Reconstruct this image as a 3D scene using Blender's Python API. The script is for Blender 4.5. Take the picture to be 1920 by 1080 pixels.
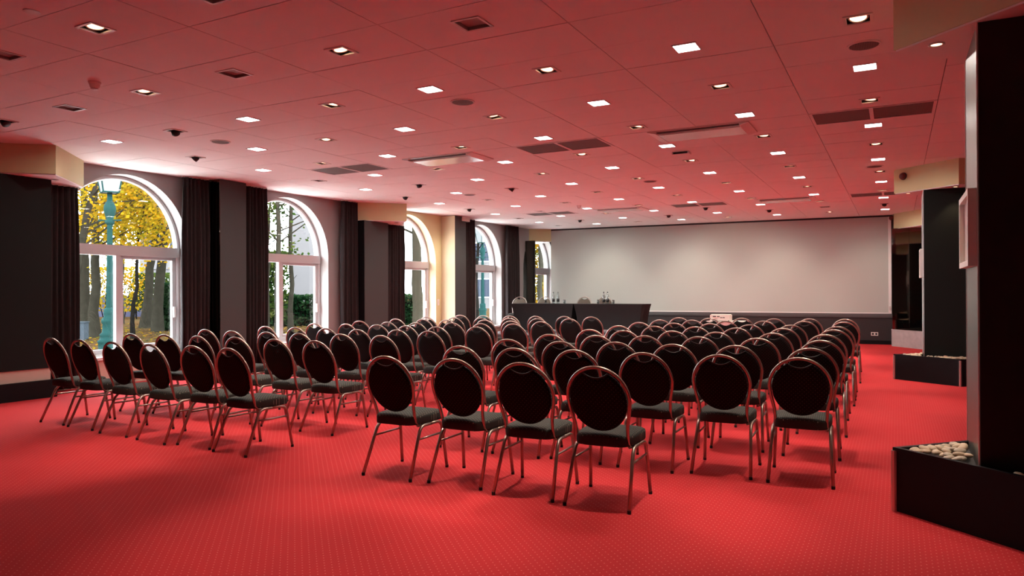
import bpy, math, random
from mathutils import Vector, Matrix
random.seed(7)
for o in list(bpy.data.objects): bpy.data.objects.remove(o)
scene = bpy.context.scene
C = scene.collection
PI = math.pi

# ------------------------------------------------------------------ camera
CAMZ = 1.43
F_PX = 1348.04
cam_d = bpy.data.cameras.new('camera'); cam_d.sensor_width = 36.0; cam_d.lens = F_PX/1920*36
cam_d.clip_end = 300
cam = bpy.data.objects.new('camera', cam_d); C.objects.link(cam)
RX = Vector((0.881711, 0.471777, -0.003422)); UX = Vector((0.005024, -0.002135, 0.999985)); FX = Vector((-0.471763, 0.881715, 0.004253))
cam.matrix_world = Matrix(((RX.x, UX.x, -FX.x, 0), (RX.y, UX.y, -FX.y, 0), (RX.z, UX.z, -FX.z, CAMZ), (0, 0, 0, 1)))
scene.camera = cam
def project(x, y, z):
    v = Vector((x, y, z-CAMZ)); d = v.dot(FX)
    if d < .05: return None
    return 960+F_PX*v.dot(RX)/d, 540-F_PX*v.dot(UX)/d
def in_view(pts, m=10):
    for p in pts:
        q = project(*p)
        if q and -m < q[0] < 1920+m and -m < q[1] < 1080+m: return True
    return False

# ------------------------------------------------------------------ world, exposure
w = bpy.data.worlds.new('overcast_sky'); scene.world = w; w.use_nodes = True
bg = w.node_tree.nodes['Background']; bg.inputs[0].default_value = (.86, .94, 1.0, 1); bg.inputs[1].default_value = 13.0
vs = scene.view_settings
vs.view_transform = 'Standard'; vs.look = 'None'; vs.gamma = 1; vs.use_curve_mapping = False; vs.exposure = 0.35
LED_STRENGTH = 14.0
LED_POWER = 8.6
SPOT_POWER = 165.0
DOWN_POWER = 12.0

# ------------------------------------------------------------------ materials
def mat(name, col, rough=.6, metal=0, noise=0, nscale=8, bump=0, bscale=60, spec=.5, col2=None):
    m = bpy.data.materials.new(name); m.use_nodes = True
    nt = m.node_tree; b = nt.nodes['Principled BSDF']
    b.inputs['Roughness'].default_value = rough; b.inputs['Metallic'].default_value = metal
    b.inputs['Specular IOR Level'].default_value = spec
    c = (*col, 1)
    tc = nt.nodes.new('ShaderNodeTexCoord')
    n = nt.nodes.new('ShaderNodeTexNoise'); n.inputs['Scale'].default_value = nscale; n.inputs['Detail'].default_value = 4
    nt.links.new(tc.outputs['Object'], n.inputs['Vector'])
    r = nt.nodes.new('ShaderNodeMix'); r.data_type = 'RGBA'
    r.inputs[6].default_value = (*[v*(1-noise) for v in col], 1)
    r.inputs[7].default_value = (*(col2 if col2 else [min(1, v*(1+noise)) for v in col]), 1)
    nt.links.new(n.outputs['Fac'], r.inputs[0]); nt.links.new(r.outputs[2], b.inputs['Base Color'])
    if bump:
        n2 = nt.nodes.new('ShaderNodeTexNoise'); n2.inputs['Scale'].default_value = bscale; n2.inputs['Detail'].default_value = 3
        nt.links.new(tc.outputs['Object'], n2.inputs['Vector'])
        bp = nt.nodes.new('ShaderNodeBump'); bp.inputs['Strength'].default_value = bump; bp.inputs['Distance'].default_value = .004
        nt.links.new(n2.outputs['Fac'], bp.inputs['Height']); nt.links.new(bp.outputs['Normal'], b.inputs['Normal'])
    return m
def dotted(name, base, dot, pitch, rad, axes, rough=.9, noise=.12, bump=.3, angle=0.0, spec=.2):
    m = bpy.data.materials.new(name); m.use_nodes = True
    nt = m.node_tree; b = nt.nodes['Principled BSDF']; L = nt.links.new
    b.inputs['Roughness'].default_value = rough; b.inputs['Specular IOR Level'].default_value = spec
    tc = nt.nodes.new('ShaderNodeTexCoord')
    sp = nt.nodes.new('ShaderNodeSeparateXYZ'); L(tc.outputs['Object'], sp.inputs[0])
    cb = nt.nodes.new('ShaderNodeCombineXYZ'); L(sp.outputs[axes[0]], cb.inputs[0]); L(sp.outputs[axes[1]], cb.inputs[1])
    mp = nt.nodes.new('ShaderNodeMapping'); mp.inputs['Rotation'].default_value = (0, 0, angle); L(cb.outputs[0], mp.inputs[0])
    v = nt.nodes.new('ShaderNodeTexVoronoi'); v.voronoi_dimensions = '2D'; v.inputs['Scale'].default_value = 1/pitch; v.inputs['Randomness'].default_value = 0
    L(mp.outputs[0], v.inputs['Vector'])
    lt = nt.nodes.new('ShaderNodeMath'); lt.operation = 'LESS_THAN'; lt.inputs[1].default_value = rad/pitch; L(v.outputs['Distance'], lt.inputs[0])
    n = nt.nodes.new('ShaderNodeTexNoise'); n.inputs['Scale'].default_value = 1.3; n.inputs['Detail'].default_value = 6; L(tc.outputs['Object'], n.inputs['Vector'])
    mx = nt.nodes.new('ShaderNodeMix'); mx.data_type = 'RGBA'
    mx.inputs[6].default_value = (*[k*(1-noise) for k in base], 1); mx.inputs[7].default_value = (*[k*(1+noise) for k in base], 1); L(n.outputs['Fac'], mx.inputs[0])
    m2 = nt.nodes.new('ShaderNodeMix'); m2.data_type = 'RGBA'; m2.inputs[7].default_value = (*dot, 1)
    L(lt.outputs[0], m2.inputs[0]); L(mx.outputs[2], m2.inputs[6]); L(m2.outputs[2], b.inputs['Base Color'])
    n2 = nt.nodes.new('ShaderNodeTexNoise'); n2.inputs['Scale'].default_value = 350; L(tc.outputs['Object'], n2.inputs['Vector'])
    bp = nt.nodes.new('ShaderNodeBump'); bp.inputs['Strength'].default_value = bump; bp.inputs['Distance'].default_value = .003
    L(n2.outputs['Fac'], bp.inputs['Height']); L(bp.outputs['Normal'], b.inputs['Normal'])
    return m
def emit(name, col, s):
    m = bpy.data.materials.new(name); m.use_nodes = True
    b = m.node_tree.nodes['Principled BSDF']; b.inputs['Base Color'].default_value = (*col, 1)
    b.inputs['Emission Color'].default_value = (*col, 1); b.inputs['Emission Strength'].default_value = s
    return m
def glassmat(name, tint, refl=.07):
    m = bpy.data.materials.new(name); m.use_nodes = True; nt = m.node_tree; nt.nodes.clear()
    o = nt.nodes.new('ShaderNodeOutputMaterial'); t = nt.nodes.new('ShaderNodeBsdfTransparent'); t.inputs[0].default_value = (*tint, 1)
    g = nt.nodes.new('ShaderNodeBsdfGlossy'); g.inputs['Roughness'].default_value = .01
    x = nt.nodes.new('ShaderNodeMixShader'); x.inputs[0].default_value = refl
    nt.links.new(t.outputs[0], x.inputs[1]); nt.links.new(g.outputs[0], x.inputs[2]); nt.links.new(x.outputs[0], o.inputs[0]); return m

M = {}
M['carpet'] = dotted('red_carpet', (.54, .028, .034), (.72, .20, .17), .037, .0036, (0, 1), noise=.10, angle=PI/4)
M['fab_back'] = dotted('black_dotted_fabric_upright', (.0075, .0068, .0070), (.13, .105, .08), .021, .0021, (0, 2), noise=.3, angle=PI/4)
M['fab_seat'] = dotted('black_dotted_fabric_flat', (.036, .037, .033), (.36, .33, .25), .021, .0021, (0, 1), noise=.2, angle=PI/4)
M['fab_grey'] = mat('taupe_fabric', (.115, .092, .068), .9, noise=.1, nscale=40, bump=.3, bscale=300)
M['bronze'] = mat('bronze_tube', (.40, .335, .29), .30, .85, noise=.15, nscale=30)
M['rubber'] = mat('black_rubber', (.012, .012, .012), .7, noise=.1)
M['tile'] = mat('ceiling_tile', (.87, .87, .86), .85, noise=.03, nscale=3, bump=.35, bscale=220, spec=.2)
M['void'] = mat('ceiling_void', (.05, .045, .045), .9, noise=.1)
M['white'] = mat('white_paint', (.80, .79, .77), .45, noise=.02)
M['acwhite'] = mat('glossy_white_plastic', (.80, .79, .77), .22, noise=.02, spec=.8)
M['unlit'] = mat('grey_unlit_diffuser', (.36, .33, .32), .6, noise=.05)
M['frame_alu'] = mat('brushed_frame', (.62, .60, .58), .4, .3, noise=.05)
M['black'] = mat('black_paint', (.008, .008, .008), .5, noise=.2)
M['blackgloss'] = mat('black_laminate', (.006, .006, .007), .5, noise=.2, nscale=20, spec=.15)
M['grille'] = dotted('perforated_plate', (.20, .165, .155), (.03, .025, .025), .012, .0035, (0, 1), rough=.6, noise=.04, bump=0)
M['led'] = emit('panel_diffuser', (1.0, .955, .93), LED_STRENGTH)
M['bulb'] = emit('halogen_reflector', (1.0, .60, .34), 4.0)
M['bulb_off'] = mat('unlit_reflector', (.55, .52, .48), .25, .8, noise=.1)
M['yellow'] = mat('ochre_paint', (.65, .62, .35), .7, noise=.04, nscale=5, bump=.1, bscale=150)
M['cream'] = mat('cream_paint', (.66, .58, .40), .7, noise=.03, nscale=5, bump=.1, bscale=150)
M['taupe'] = mat('taupe_wall_paint', (.33, .315, .31), .8, noise=.05, nscale=4, bump=.15, bscale=150)
M['beige'] = mat('beige_lower_wall', (.58, .46, .38), .75, noise=.05, nscale=6, bump=.1)
M['charcoal'] = mat('charcoal_textile_panel', (.052, .058, .057), .85, noise=.12, nscale=120, bump=.4, bscale=260)
M['darkpanel'] = mat('near_black_and_shaded_panel', (.013, .0155, .0145), .85, noise=.12, nscale=120, bump=.4, bscale=260, spec=.15)  # own colour on the right column, charcoal in painted shade on the left
M['darkwall'] = mat('dark_brown_wall', (.022, .017, .018), .6, noise=.15, nscale=30)
M['dadogrey'] = mat('dado_grey', (.085, .085, .088), .5, noise=.08)
M['screen'] = mat('matte_screen', (.47, .50, .465), .9, noise=.02, nscale=2, bump=.08, bscale=90, spec=.1)
M['curtain'] = mat('brown_velvet', (.030, .022, .022), .9, noise=.25, nscale=14, bump=.2, bscale=200, spec=.2)
M['mirror'] = mat('dark_mirror', (.13, .12, .105), .03, 1.0, noise=.02)
M['satin'] = mat('satin_metal_cladding', (.21, .22, .20), .40, .9, noise=.04, nscale=6)
M['alu'] = mat('aluminium_trim', (.60, .57, .54), .35, .9, noise=.05)
M['marble'] = mat('grey_marble', (.42, .39, .38), .35, noise=.25, nscale=7)
M['pebble'] = mat('beige_pebble', (.60, .47, .33), .55, noise=.22, nscale=16, bump=.1, bscale=40)
M['pebble2'] = mat('grey_pebble', (.46, .38, .29), .55, noise=.2, nscale=16, bump=.1, bscale=40)
M['upvc'] = mat('white_window_frame', (.52, .515, .52), .4, noise=.02)
M['reveal'] = mat('window_reveal_paint', (.50, .48, .465), .7, noise=.03)
M['glass'] = glassmat('window_glass', (.95, .97, .97), .05)
M['clear'] = glassmat('clear_glass', (.80, .84, .84), .16)
M['tablecloth'] = mat('black_stretch_cover', (.017, .015, .015), .75, noise=.15, nscale=10, spec=.2)
M['stage'] = mat('grey_stage_carpet', (.20, .17, .17), .9, noise=.15, nscale=60)
M['projector'] = mat('white_plastic', (.72, .70, .64), .4, noise=.03)
M['paper'] = mat('poster_paper', (.62, .50, .47), .6, noise=.06, nscale=3)
M['red'] = mat('dark_red_plastic', (.12, .018, .016), .35, noise=.1)
M['label'] = mat('black_bottle_print', (.015, .015, .015), .5, noise=.1)
M['rear'] = mat('rear_room_paint', (.30, .27, .24), .8, noise=.05)
M['bark'] = mat('tree_bark', (.0189, .0168, .0122), .9, noise=.5, nscale=6, bump=.6, bscale=12, spec=0)
M['bark2'] = mat('dark_bark', (.0063, .0057, .0050), .9, noise=.4, nscale=6, spec=0)
M['lampgreen'] = mat('verdigris_cast_iron', (.0087, .0278, .0261), .5, .1, noise=.2, nscale=8, spec=0)
M['lantern'] = mat('frosted_lantern_glass', (.1450, .1508, .1537), .4, noise=.02, spec=0)
M['building'] = mat('pale_render', (.1102, .1032, .1044), .8, noise=.06, nscale=.6, spec=0)
M['bldwin'] = mat('distant_window_glass', (.0290, .0348, .0493), .2, noise=.2, spec=0)
M['blue'] = mat('blue_awning', (.0128, .0348, .0696), .6, noise=.1, spec=0)
M['lilac'] = mat('lilac_wall', (.0464, .0464, .0725), .8, noise=.3, nscale=2, spec=0)
M['bounce_slab'] = mat('pale_bounce_slab', (.72, .69, .64), .8, noise=.08, nscale=3)  # pale so the added slab throws daylight up to the ceiling
M['zinc'] = mat('grey_cabinet_paint', (.0406, .0493, .0580), .5, noise=.1, spec=0)
def leafmat(name, c1, c2, c3):
    m = bpy.data.materials.new(name); m.use_nodes = True; nt = m.node_tree; b = nt.nodes['Principled BSDF']; L = nt.links.new
    tc = nt.nodes.new('ShaderNodeTexCoord'); n = nt.nodes.new('ShaderNodeTexNoise'); n.inputs['Scale'].default_value = 2.2; n.inputs['Detail'].default_value = 5
    L(tc.outputs['Object'], n.inputs['Vector']); r = nt.nodes.new('ShaderNodeValToRGB'); e = r.color_ramp.elements
    e[0].position = .32; e[0].color = (*c1, 1); e[1].position = .68; e[1].color = (*c3, 1); k = e.new(.5); k.color = (*c2, 1)
    L(n.outputs['Fac'], r.inputs[0]); L(r.outputs[0], b.inputs['Base Color']); b.inputs['Roughness'].default_value = .8; b.inputs['Specular IOR Level'].default_value = 0
    tr = nt.nodes.new('ShaderNodeBsdfTranslucent'); L(r.outputs[0], tr.inputs[0]); ad = nt.nodes.new('ShaderNodeMixShader'); ad.inputs[0].default_value = .45
    L(b.outputs[0], ad.inputs[1]); L(tr.outputs[0], ad.inputs[2]); L(ad.outputs[0], nt.nodes['Material Output'].inputs[0]); return m
M['leaf_yellow'] = leafmat('yellow_autumn_leaf', (.075, .082, .006), (.23, .145, .008), (.25, .105, .004))
M['leaf_green'] = leafmat('green_leaf', (.0058, .0174, .0046), (.0203, .0377, .0070), (.0638, .0696, .0174))
M['leaf_hedge'] = leafmat('hedge_leaf', (.0017, .0081, .0029), (.0064, .0197, .0070), (.0261, .0493, .0203))
M['litter'] = leafmat('leaf_litter', (.0319, .0319, .0139), (.0696, .0418, .0197), (.0754, .0360, .0128))

# ------------------------------------------------------------------ mesh helpers
class MB:
    def __init__(s): s.v = []; s.f = []; s.m = []
    def add(s, vs_, fs_, mi=0):
        k = len(s.v); s.v += [tuple(p) for p in vs_]; s.f += [tuple(i+k for i in f) for f in fs_]; s.m += [mi]*len(fs_); return s
    def box(s, x0, x1, y0, y1, z0, z1, mi=0):
        return s.add([(x0,y0,z0),(x1,y0,z0),(x1,y1,z0),(x0,y1,z0),(x0,y0,z1),(x1,y0,z1),(x1,y1,z1),(x0,y1,z1)],
                     [(0,3,2,1),(4,5,6,7),(0,1,5,4),(1,2,6,5),(2,3,7,6),(3,0,4,7)], mi)
    def prism(s, poly, z0, z1, mi=0):
        n = len(poly)
        return s.add([(x,y,z0) for x,y in poly]+[(x,y,z1) for x,y in poly],
                     [tuple(range(n-1,-1,-1)), tuple(range(n,2*n))]+[(i,(i+1)%n,n+(i+1)%n,n+i) for i in range(n)], mi)
    def tube(s, pts, r, seg=8, closed=False, mi=0):
        pts = [Vector(p) for p in pts]; n = len(pts); rs = r if isinstance(r, (list, tuple)) else [r]*n
        vs_ = []; ref = None
        for i, p in enumerate(pts):
            if closed: t = pts[(i+1) % n]-pts[i-1]
            else: t = pts[min(i+1, n-1)]-pts[max(i-1, 0)]
            t.normalize()
            if ref is None: ref = Vector((0, 0, 1)) if abs(t.z) < .9 else Vector((0, 1, 0))
            a = ref-t*ref.dot(t); a.normalize(); ref = a; b = t.cross(a)
            for k in range(seg):
                th = 2*PI*k/seg; vs_.append(p+(a*math.cos(th)+b*math.sin(th))*rs[i])
        fs_ = []
        for i in range(n if closed else n-1):
            j = (i+1) % n
            for k in range(seg): fs_.append((i*seg+k, i*seg+(k+1) % seg, j*seg+(k+1) % seg, j*seg+k))
        if not closed: fs_ += [tuple(range(seg-1,-1,-1)), tuple((n-1)*seg+k for k in range(seg))]
        return s.add(vs_, fs_, mi)
    def lathe(s, prof, seg=20, c=(0,0,0), mi=0):
        vs_ = []; fs_ = []; n = len(prof)
        for r, z in prof:
            for k in range(seg): vs_.append((c[0]+r*math.cos(2*PI*k/seg), c[1]+r*math.sin(2*PI*k/seg), c[2]+z))
        for i in range(n-1):
            for k in range(seg): fs_.append((i*seg+k, i*seg+(k+1) % seg, (i+1)*seg+(k+1) % seg, (i+1)*seg+k))
        fs_ += [tuple(range(seg-1,-1,-1)), tuple((n-1)*seg+k for k in range(seg))]
        return s.add(vs_, fs_, mi)
    def mesh(s, name, mats, smooth=False):
        me = bpy.data.meshes.new(name); me.from_pydata(s.v, [], s.f); me.update()
        for m_ in (mats if isinstance(mats, (list, tuple)) else [mats]): me.materials.append(M[m_] if isinstance(m_, str) else m_)
        if any(s.m): me.polygons.foreach_set('material_index', s.m)
        if smooth: me.polygons.foreach_set('use_smooth', [True]*len(me.polygons))
        return me
    def build(s, name, mats, parent=None, loc=None, rotz=0, smooth=False):
        return link(name, s.mesh(name, mats, smooth), parent, loc, rotz)
def link(name, me, parent=None, loc=None, rotz=0):
    o = bpy.data.objects.new(name, me); C.objects.link(o)
    if parent: o.parent = parent
    if loc: o.location = loc
    if rotz: o.rotation_euler = (0, 0, rotz)
    return o
def tag(o, label, cat, group=None, kind=None):
    o['label'] = label; o['category'] = cat
    if group: o['group'] = group
    if kind: o['kind'] = kind
    return o
def thing(name, label, cat, loc=(0,0,0), rotz=0, group=None): return tag(link(name, None, None, loc, rotz), label, cat, group)
def struct(o, label=None):
    o['kind'] = 'structure'
    if label: o['label'] = label
    return o
ORD = ['first','second','third','fourth','fifth','sixth','seventh','eighth','ninth','tenth']
def copy_tree(o, parent=None):
    c = o.copy(); C.objects.link(c); c.parent = parent
    for ch in list(o.children): copy_tree(ch, c)
    return c

# ------------------------------------------------------------------ room shell
CEIL = 3.38
struct(MB().box(-11.4, 4.6, -3.0, 22.8, -.12, 0).build('floor', 'carpet'), 'red carpet with small pale dots over the whole floor')
struct(MB().box(-11.4, 4.75, -3.15, -3.0, 0, 3.6).build('wall_rear', 'rear'), 'rear wall of the hall')
struct(MB().box(4.6, 4.75, -3.0, 22.8, 0, 3.6).build('wall_right', 'rear'), 'right wall behind the columns')
struct(MB().box(-10.06, 4.75, 22.8, 22.95, 0, 3.6).build('wall_end', 'taupe'), 'end wall behind the screen wall')

# left wall: local s runs along the wall from y=0, local x is 0 on the room face
KW = .0437
wn = math.hypot(1, KW); WANG = -math.atan(KW)
WL0 = Vector((-10.85-KW*5, 0, 0))
def wl(y, off=0.0): return -10.85+KW*(y-5)+off
def wl_loc(y, off, z=0): return Vector((wl(y)+off*1/wn, y-off*KW/wn, z))
WC = [7.18, 10.47, 14.24, 17.45, 20.88]; WH = 1.07; AR = 1.17; SPRING = 2.13; SILL = .42; RD = .42
S = lambda y: y*wn
wall = MB()
def wquad(s0, s1, z0, z1, mi): wall.add([(0,s0,z0),(0,s1,z0),(0,s1,z1),(0,s0,z1)], [(0,1,2,3)], mi)
bounds = [-3.0]+[(WC[i]+WC[i+1])/2 for i in range(4)]+[22.8]
for i, c in enumerate(WC):
    mi = 1 if i == 2 else 0
    s0 = S(bounds[i]); s1 = S(bounds[i+1])
    if i == 2: s0, s1 = S(12.4), S(15.56)
    if i == 1: s1 = S(12.4)
    if i == 3: s0 = S(15.56)
    a, b = S(c)-WH, S(c)+WH
    for q0, q1 in ((s0, a), (b, s1)):
        wquad(q0, q1, SILL, CEIL+.1, mi)
    wquad(s0, s1, 0, SILL, 2)
    N = 28; arc = [(S(c)+WH*math.cos(PI-PI*k/N), SPRING+AR*math.sin(PI*k/N)) for k in range(N+1)]
    for k in range(N):
        (p0, z0), (p1, z1) = arc[k], arc[k+1]
        wall.add([(0,p0,z0),(0,p1,z1),(0,p1,CEIL+.1),(0,p0,CEIL+.1)], [(0,1,2,3)], mi)
        wall.add([(0,p0,z0),(0,p1,z1),(-RD,p1,z1),(-RD,p0,z0)], [(0,1,2,3)], 4 if i == 2 else 3)
    for p in (a, b): wall.add([(0,p,SILL),(0,p,SPRING),(-RD,p,SPRING),(-RD,p,SILL)], [(0,1,2,3)], 4 if i == 2 else 3)
    wall.add([(0,a,SILL),(0,b,SILL),(-RD,b,SILL),(-RD,a,SILL)], [(0,1,2,3)], 3)
struct(wall.build('wall_left', ['taupe','yellow','beige','reveal','cream'], None, WL0, WANG), 'taupe wall with five arched windows')

def make_window(i, c):
    root = link('window_%d' % (i+1), None, None, wl_loc(c, 0), WANG); struct(root, 'tall arched white-framed window')
    g0 = -.26; ft = .055
    f = MB(); N = 28
    f.tube([(g0, -WH+.03, SILL), (g0, -WH+.03, SPRING)]+[(g0, (WH-.03)*math.cos(PI-PI*k/N), SPRING+(AR-.03)*math.sin(PI*k/N)) for k in range(1, N)]+[(g0, WH-.03, SPRING), (g0, WH-.03, SILL)], .042, 6)
    f.box(g0-.04, g0+.04, -WH, WH, SILL, SILL+.11)
    f.build('frame', 'upvc', root)
    MB().box(g0-.05, g0+.06, -WH+.03, WH-.03, SPRING-.11, SPRING+.055).build('transom', 'upvc', root)
    MB().box(g0-.03, g0+.05, -.065, .02, SILL+.1, SPRING-.1).build('mullion', 'upvc', root)
    sash = MB()
    sash.box(g0-.05, g0+.01, .02, .075, SILL+.1, SPRING-.11); sash.box(g0-.05, g0+.01, WH-.13, WH-.06, SILL+.1, SPRING-.11)
    sash.box(g0-.05, g0+.01, .02, WH-.06, SILL+.1, SILL+.16); sash.box(g0-.05, g0+.01, .02, WH-.06, SPRING-.16, SPRING-.11)
    sash.build('sash', 'upvc', root)
    h = MB(); h.box(g0+.01, g0+.045, WH-.12, WH-.085, 1.0, 1.18); h.build('handle', 'white', root)
    p = MB(); pts = [(g0-.002, (WH-.05)*math.cos(PI*k/N), SPRING+(AR-.05)*math.sin(PI*k/N)) for k in range(N+1)]
    p.add(pts, [tuple(range(N+1))]); p.build('pane', 'glass', root)
    for y0, y1 in ((-WH+.05, -.05), (.06, WH-.1)):
        MB().add([(g0-.02,y0,SILL+.1),(g0-.02,y1,SILL+.1),(g0-.02,y1,SPRING-.1),(g0-.02,y0,SPRING-.1)], [(0,1,2,3)]).build('pane', 'glass', root)
    MB().box(-.2, .05, -WH, WH, SILL-.03, SILL+.012).build('window_sill', 'white', root)
    MB().box(g0+.04, g0+.07, -WH+.03, WH-.03, SILL+.012, SILL+.04).build('track', 'frame_alu', root)
    pl = bpy.data.lights.new('sky_portal', 'AREA'); pl.shape = 'RECTANGLE'; pl.size = 2.1; pl.size_y = 2.85; pl.cycles.is_portal = True
    po = link('sky_portal', pl, root); po.location = (-RD-.03, 0, 1.8); po.rotation_euler = (0, -PI/2, 0)
for i, c in enumerate(WC): make_window(i, c)

# screen wall at the far end (slightly skewed in plan)
BA = Vector((-9.66, 20.70)); BB = Vector((-.10, 21.20)); bdir = (BB-BA).normalized(); blen = (BB-BA).length; BANG = math.atan2(bdir.y, bdir.x)
BL = (BA.x, BA.y, 0)
wb = struct(MB().box(0, blen, 0, .18, 0, CEIL).build('wall_back', 'darkwall', None, BL, BANG), 'dark wainscoted wall below the projection screen')
struct(MB().box(0, blen, -.02, 0, 0, .10).build('baseboard_back', 'blackgloss', None, BL, BANG), 'black baseboard of the screen wall')
struct(MB().box(0, blen, -.045, 0, .735, .80).box(0, blen, -.03, 0, .70, .735).build('trim_1', 'dadogrey', None, BL, BANG), 'dark grey dado rail under the screen')
sc = thing('projection_screen', 'huge cream white projection screen filling the far wall', 'screen', BL, BANG)
MB().box(0, blen-.02, -.022, -.002, .83, 3.335).build('screen_surface', 'screen', sc)
MB().box(0, blen, -.03, -.001, 3.335, 3.378).build('top_batten', 'darkwall', sc)
MB().box(0, blen-.02, -.034, -.002, .805, .83).build('bottom_batten', 'white', sc)
MB().box(blen-.09, blen-.02, -.032, -.022, .83, 3.335).build('side_border', 'white', sc)
MB().box(blen-.085, blen-.04, -.07, -.032, .90, 1.0).build('control_box', 'frame_alu', sc)
so = thing('wall_socket', 'white double socket low on the dark wall below the screen', 'socket', (BA.x+bdir.x*(blen-.42), BA.y+bdir.y*(blen-.42), .27), BANG)
MB().box(-.085, .085, -.014, 0, -.045, .045).build('plate', 'projector', so)
for sx in (-1, 1): MB().lathe([(.028, 0), (.028, .006)], 12).build('outlet', 'black', so).matrix_local = Matrix.Translation((sx*.04, -.013, 0)) @ Matrix.Rotation(PI/2, 4, 'X')

# pillars and columns of the window side
def wallbox(name, label, y0, y1, x_front, mats, z0=.4, ztop=3.37, cat='pillar', sidemat='mirror', basemat='beige'):
    t = struct(link(name, None, None, ((wl(y0)+x_front)/2, (y0+y1)/2, 0)), label)
    ox, oy = t.location.x, t.location.y
    xb = wl((y0+y1)/2)-.02
    MB().box(xb-ox, x_front-.02-ox, y0-oy, y1-oy, 0, ztop).build('core', basemat, t)
    MB().box(x_front-.02-ox, x_front-ox, y0-oy, y1-oy, z0, ztop).build('front_panel', mats, t)
    MB().box(xb+.03-ox, x_front-ox-.002, y0-.012-oy, y0-oy, z0, ztop).build('side_panel', sidemat, t)
    return t
wallbox('trim_2', 'charcoal wall pillar between the first two windows', 8.53, 9.09, -10.25, 'charcoal')
wallbox('trim_3', 'charcoal pillar with cream side between third and fourth windows', 15.55, 16.08, -9.97, 'charcoal', z0=0.02, sidemat='cream', basemat='cream')
wallbox('trim_4', 'charcoal column below the middle window-side bulkhead', 12.25, 13.07, -10.18, 'charcoal', sidemat='blackgloss', ztop=2.98)
c1 = wallbox('trim_5', 'charcoal column coloured darker for shade, left of the lamp post window', 3.6, 5.73, -10.25, 'darkpanel', sidemat='blackgloss', ztop=2.98)  # front is the charcoal textile, its unlit look put into the colour
MB().box(-10.25-c1.location.x, -10.20-c1.location.x, 3.6-c1.location.y, 5.78-c1.location.y, 0, .24).build('plinth', 'blackgloss', c1)
m3 = struct(link('trim_6', None, None, (-10.12, 19.98, 0)), 'tall dark mirror panel beside the screen')
MB().box(-.30, .24, -.03, .03, 0, 2.99).build('backing', 'black', m3)
for x0, x1 in ((-.29, -.03), (-.025, .235)): MB().box(x0, x1, -.038, -.03, .05, 2.97).build('mirror_panel', 'mirror', m3)

# diamond bulkheads under the ceiling
def downlight(parent, x, y, z, on=True, power=DOWN_POWER):
    r = MB().lathe([(.048, 0), (.048, -.006), (.036, -.008), (.034, -.002)], 18).build('downlight', 'frame_alu', parent, (x, y, z), smooth=True)
    MB().lathe([(.033, -.003), (.030, -.004)], 14).build('lamp_face', 'bulb' if on else 'black', r)
    if on:
        l = bpy.data.lights.new('downlight_beam', 'SPOT'); l.energy = power; l.color = (1, .70, .42); l.spot_size = math.radians(85); l.spot_blend = .6; l.shadow_soft_size = .03
        link('downlight_beam', l, r, (0, 0, -.02))
def bulkhead(name, label, poly, mats, lights, on=True, alarm=None):
    cx = sum(p[0] for p in poly)/len(poly); cy = sum(p[1] for p in poly)/len(poly)
    t = struct(link(name, None, None, (cx, cy, 2.985)), label)
    lp = [(x-cx, y-cy) for x, y in poly]
    MB().prism(lp, 0.012, CEIL-2.985+.01).build('fascia', mats, t)
    MB().prism([(x*.985, y*.985) for x, y in lp], 0, .014).build('soffit', 'tile', t)
    for x, y in lights: downlight(t, x-cx, y-cy, 0, on)
    return t
bulkhead('trim_7', 'ochre bulkhead corner above the dark left column', [(-9.79,5.53),(-10.62,6.40),(-10.95,6.4),(-10.95,4.5)], 'yellow', [(-10.25,5.35),(-10.2,5.75)], on=False)
bulkhead('trim_8', 'ochre bulkhead above the middle window-side column', [(-9.60,12.99),(-10.5,13.85),(-10.75,13.85),(-10.75,12.1),(-10.53,12.13)], 'yellow', [(-10.15,12.6),(-9.85,12.95),(-9.98,13.12)], on=False)
bulkhead('trim_9', 'ochre bulkhead beside the screen above the dark mirror', [(-9.645,20.66),(-10.4,21.4),(-10.6,21.4),(-10.6,19.85),(-10.51,19.90)], 'yellow', [(-10.25,20.25),(-9.85,20.6)])

# right-hand columns: diamond planter, square column, diamond bulkhead
def diamond(A, B, Cc, D): return [A, B, Cc, D]
def inset(poly, t):
    n = len(poly); out = []
    for i in range(n):
        p0, p1, p2 = Vector(poly[i-1]), Vector(poly[i]), Vector(poly[(i+1) % n])
        d1 = (p1-p0).normalized(); d2 = (p2-p1).normalized()
        n1 = Vector((-d1.y, d1.x)); n2 = Vector((-d2.y, d2.x)); bis = n1+n2; k = t*2/bis.length_squared
        out.append(tuple(p1+bis*k))
    return out
def planter(label, poly, h, mats, trims, group='column planters'):
    ox, oy = poly[0]
    t = thing('planter_box', label, 'planter', (ox, oy, 0), 0, group)
    P = [(x-ox, y-oy) for x, y in poly]; I = inset(P, .022); n = len(P)
    for i in range(n):
        j = (i+1) % n
        MB().prism([P[i], P[j], I[j], I[i]], 0, h-.02).build('side_panel', mats, t)
        O = inset(P, -.006); I2 = inset(P, .024)
        MB().prism([O[i], O[j], I2[j], I2[i]], h-.02, h).build('rim', 'blackgloss' if mats != 'marble' else 'marble', t)
    MB().prism(inset(P, .02), .05, h-.045).build('bed', 'void', t)
    for i in trims: MB().prism([(P[i][0]+.018*math.cos(a*PI/4), P[i][1]+.018*math.sin(a*PI/4)) for a in range(8)], 0, h-.02).build('corner_trim', 'alu', t)
    return t
R1 = [(-.02,5.28),(.85,4.57),(1.72,5.32),(.85,6.20)]
R2 = [(-.04,13.05),(.82,12.46),(1.68,13.1),(.82,13.75)]
R3 = [(-.12,20.63),(.72,19.56),(1.6,20.2),(1.0,20.75),(-.1,20.75)]
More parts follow.
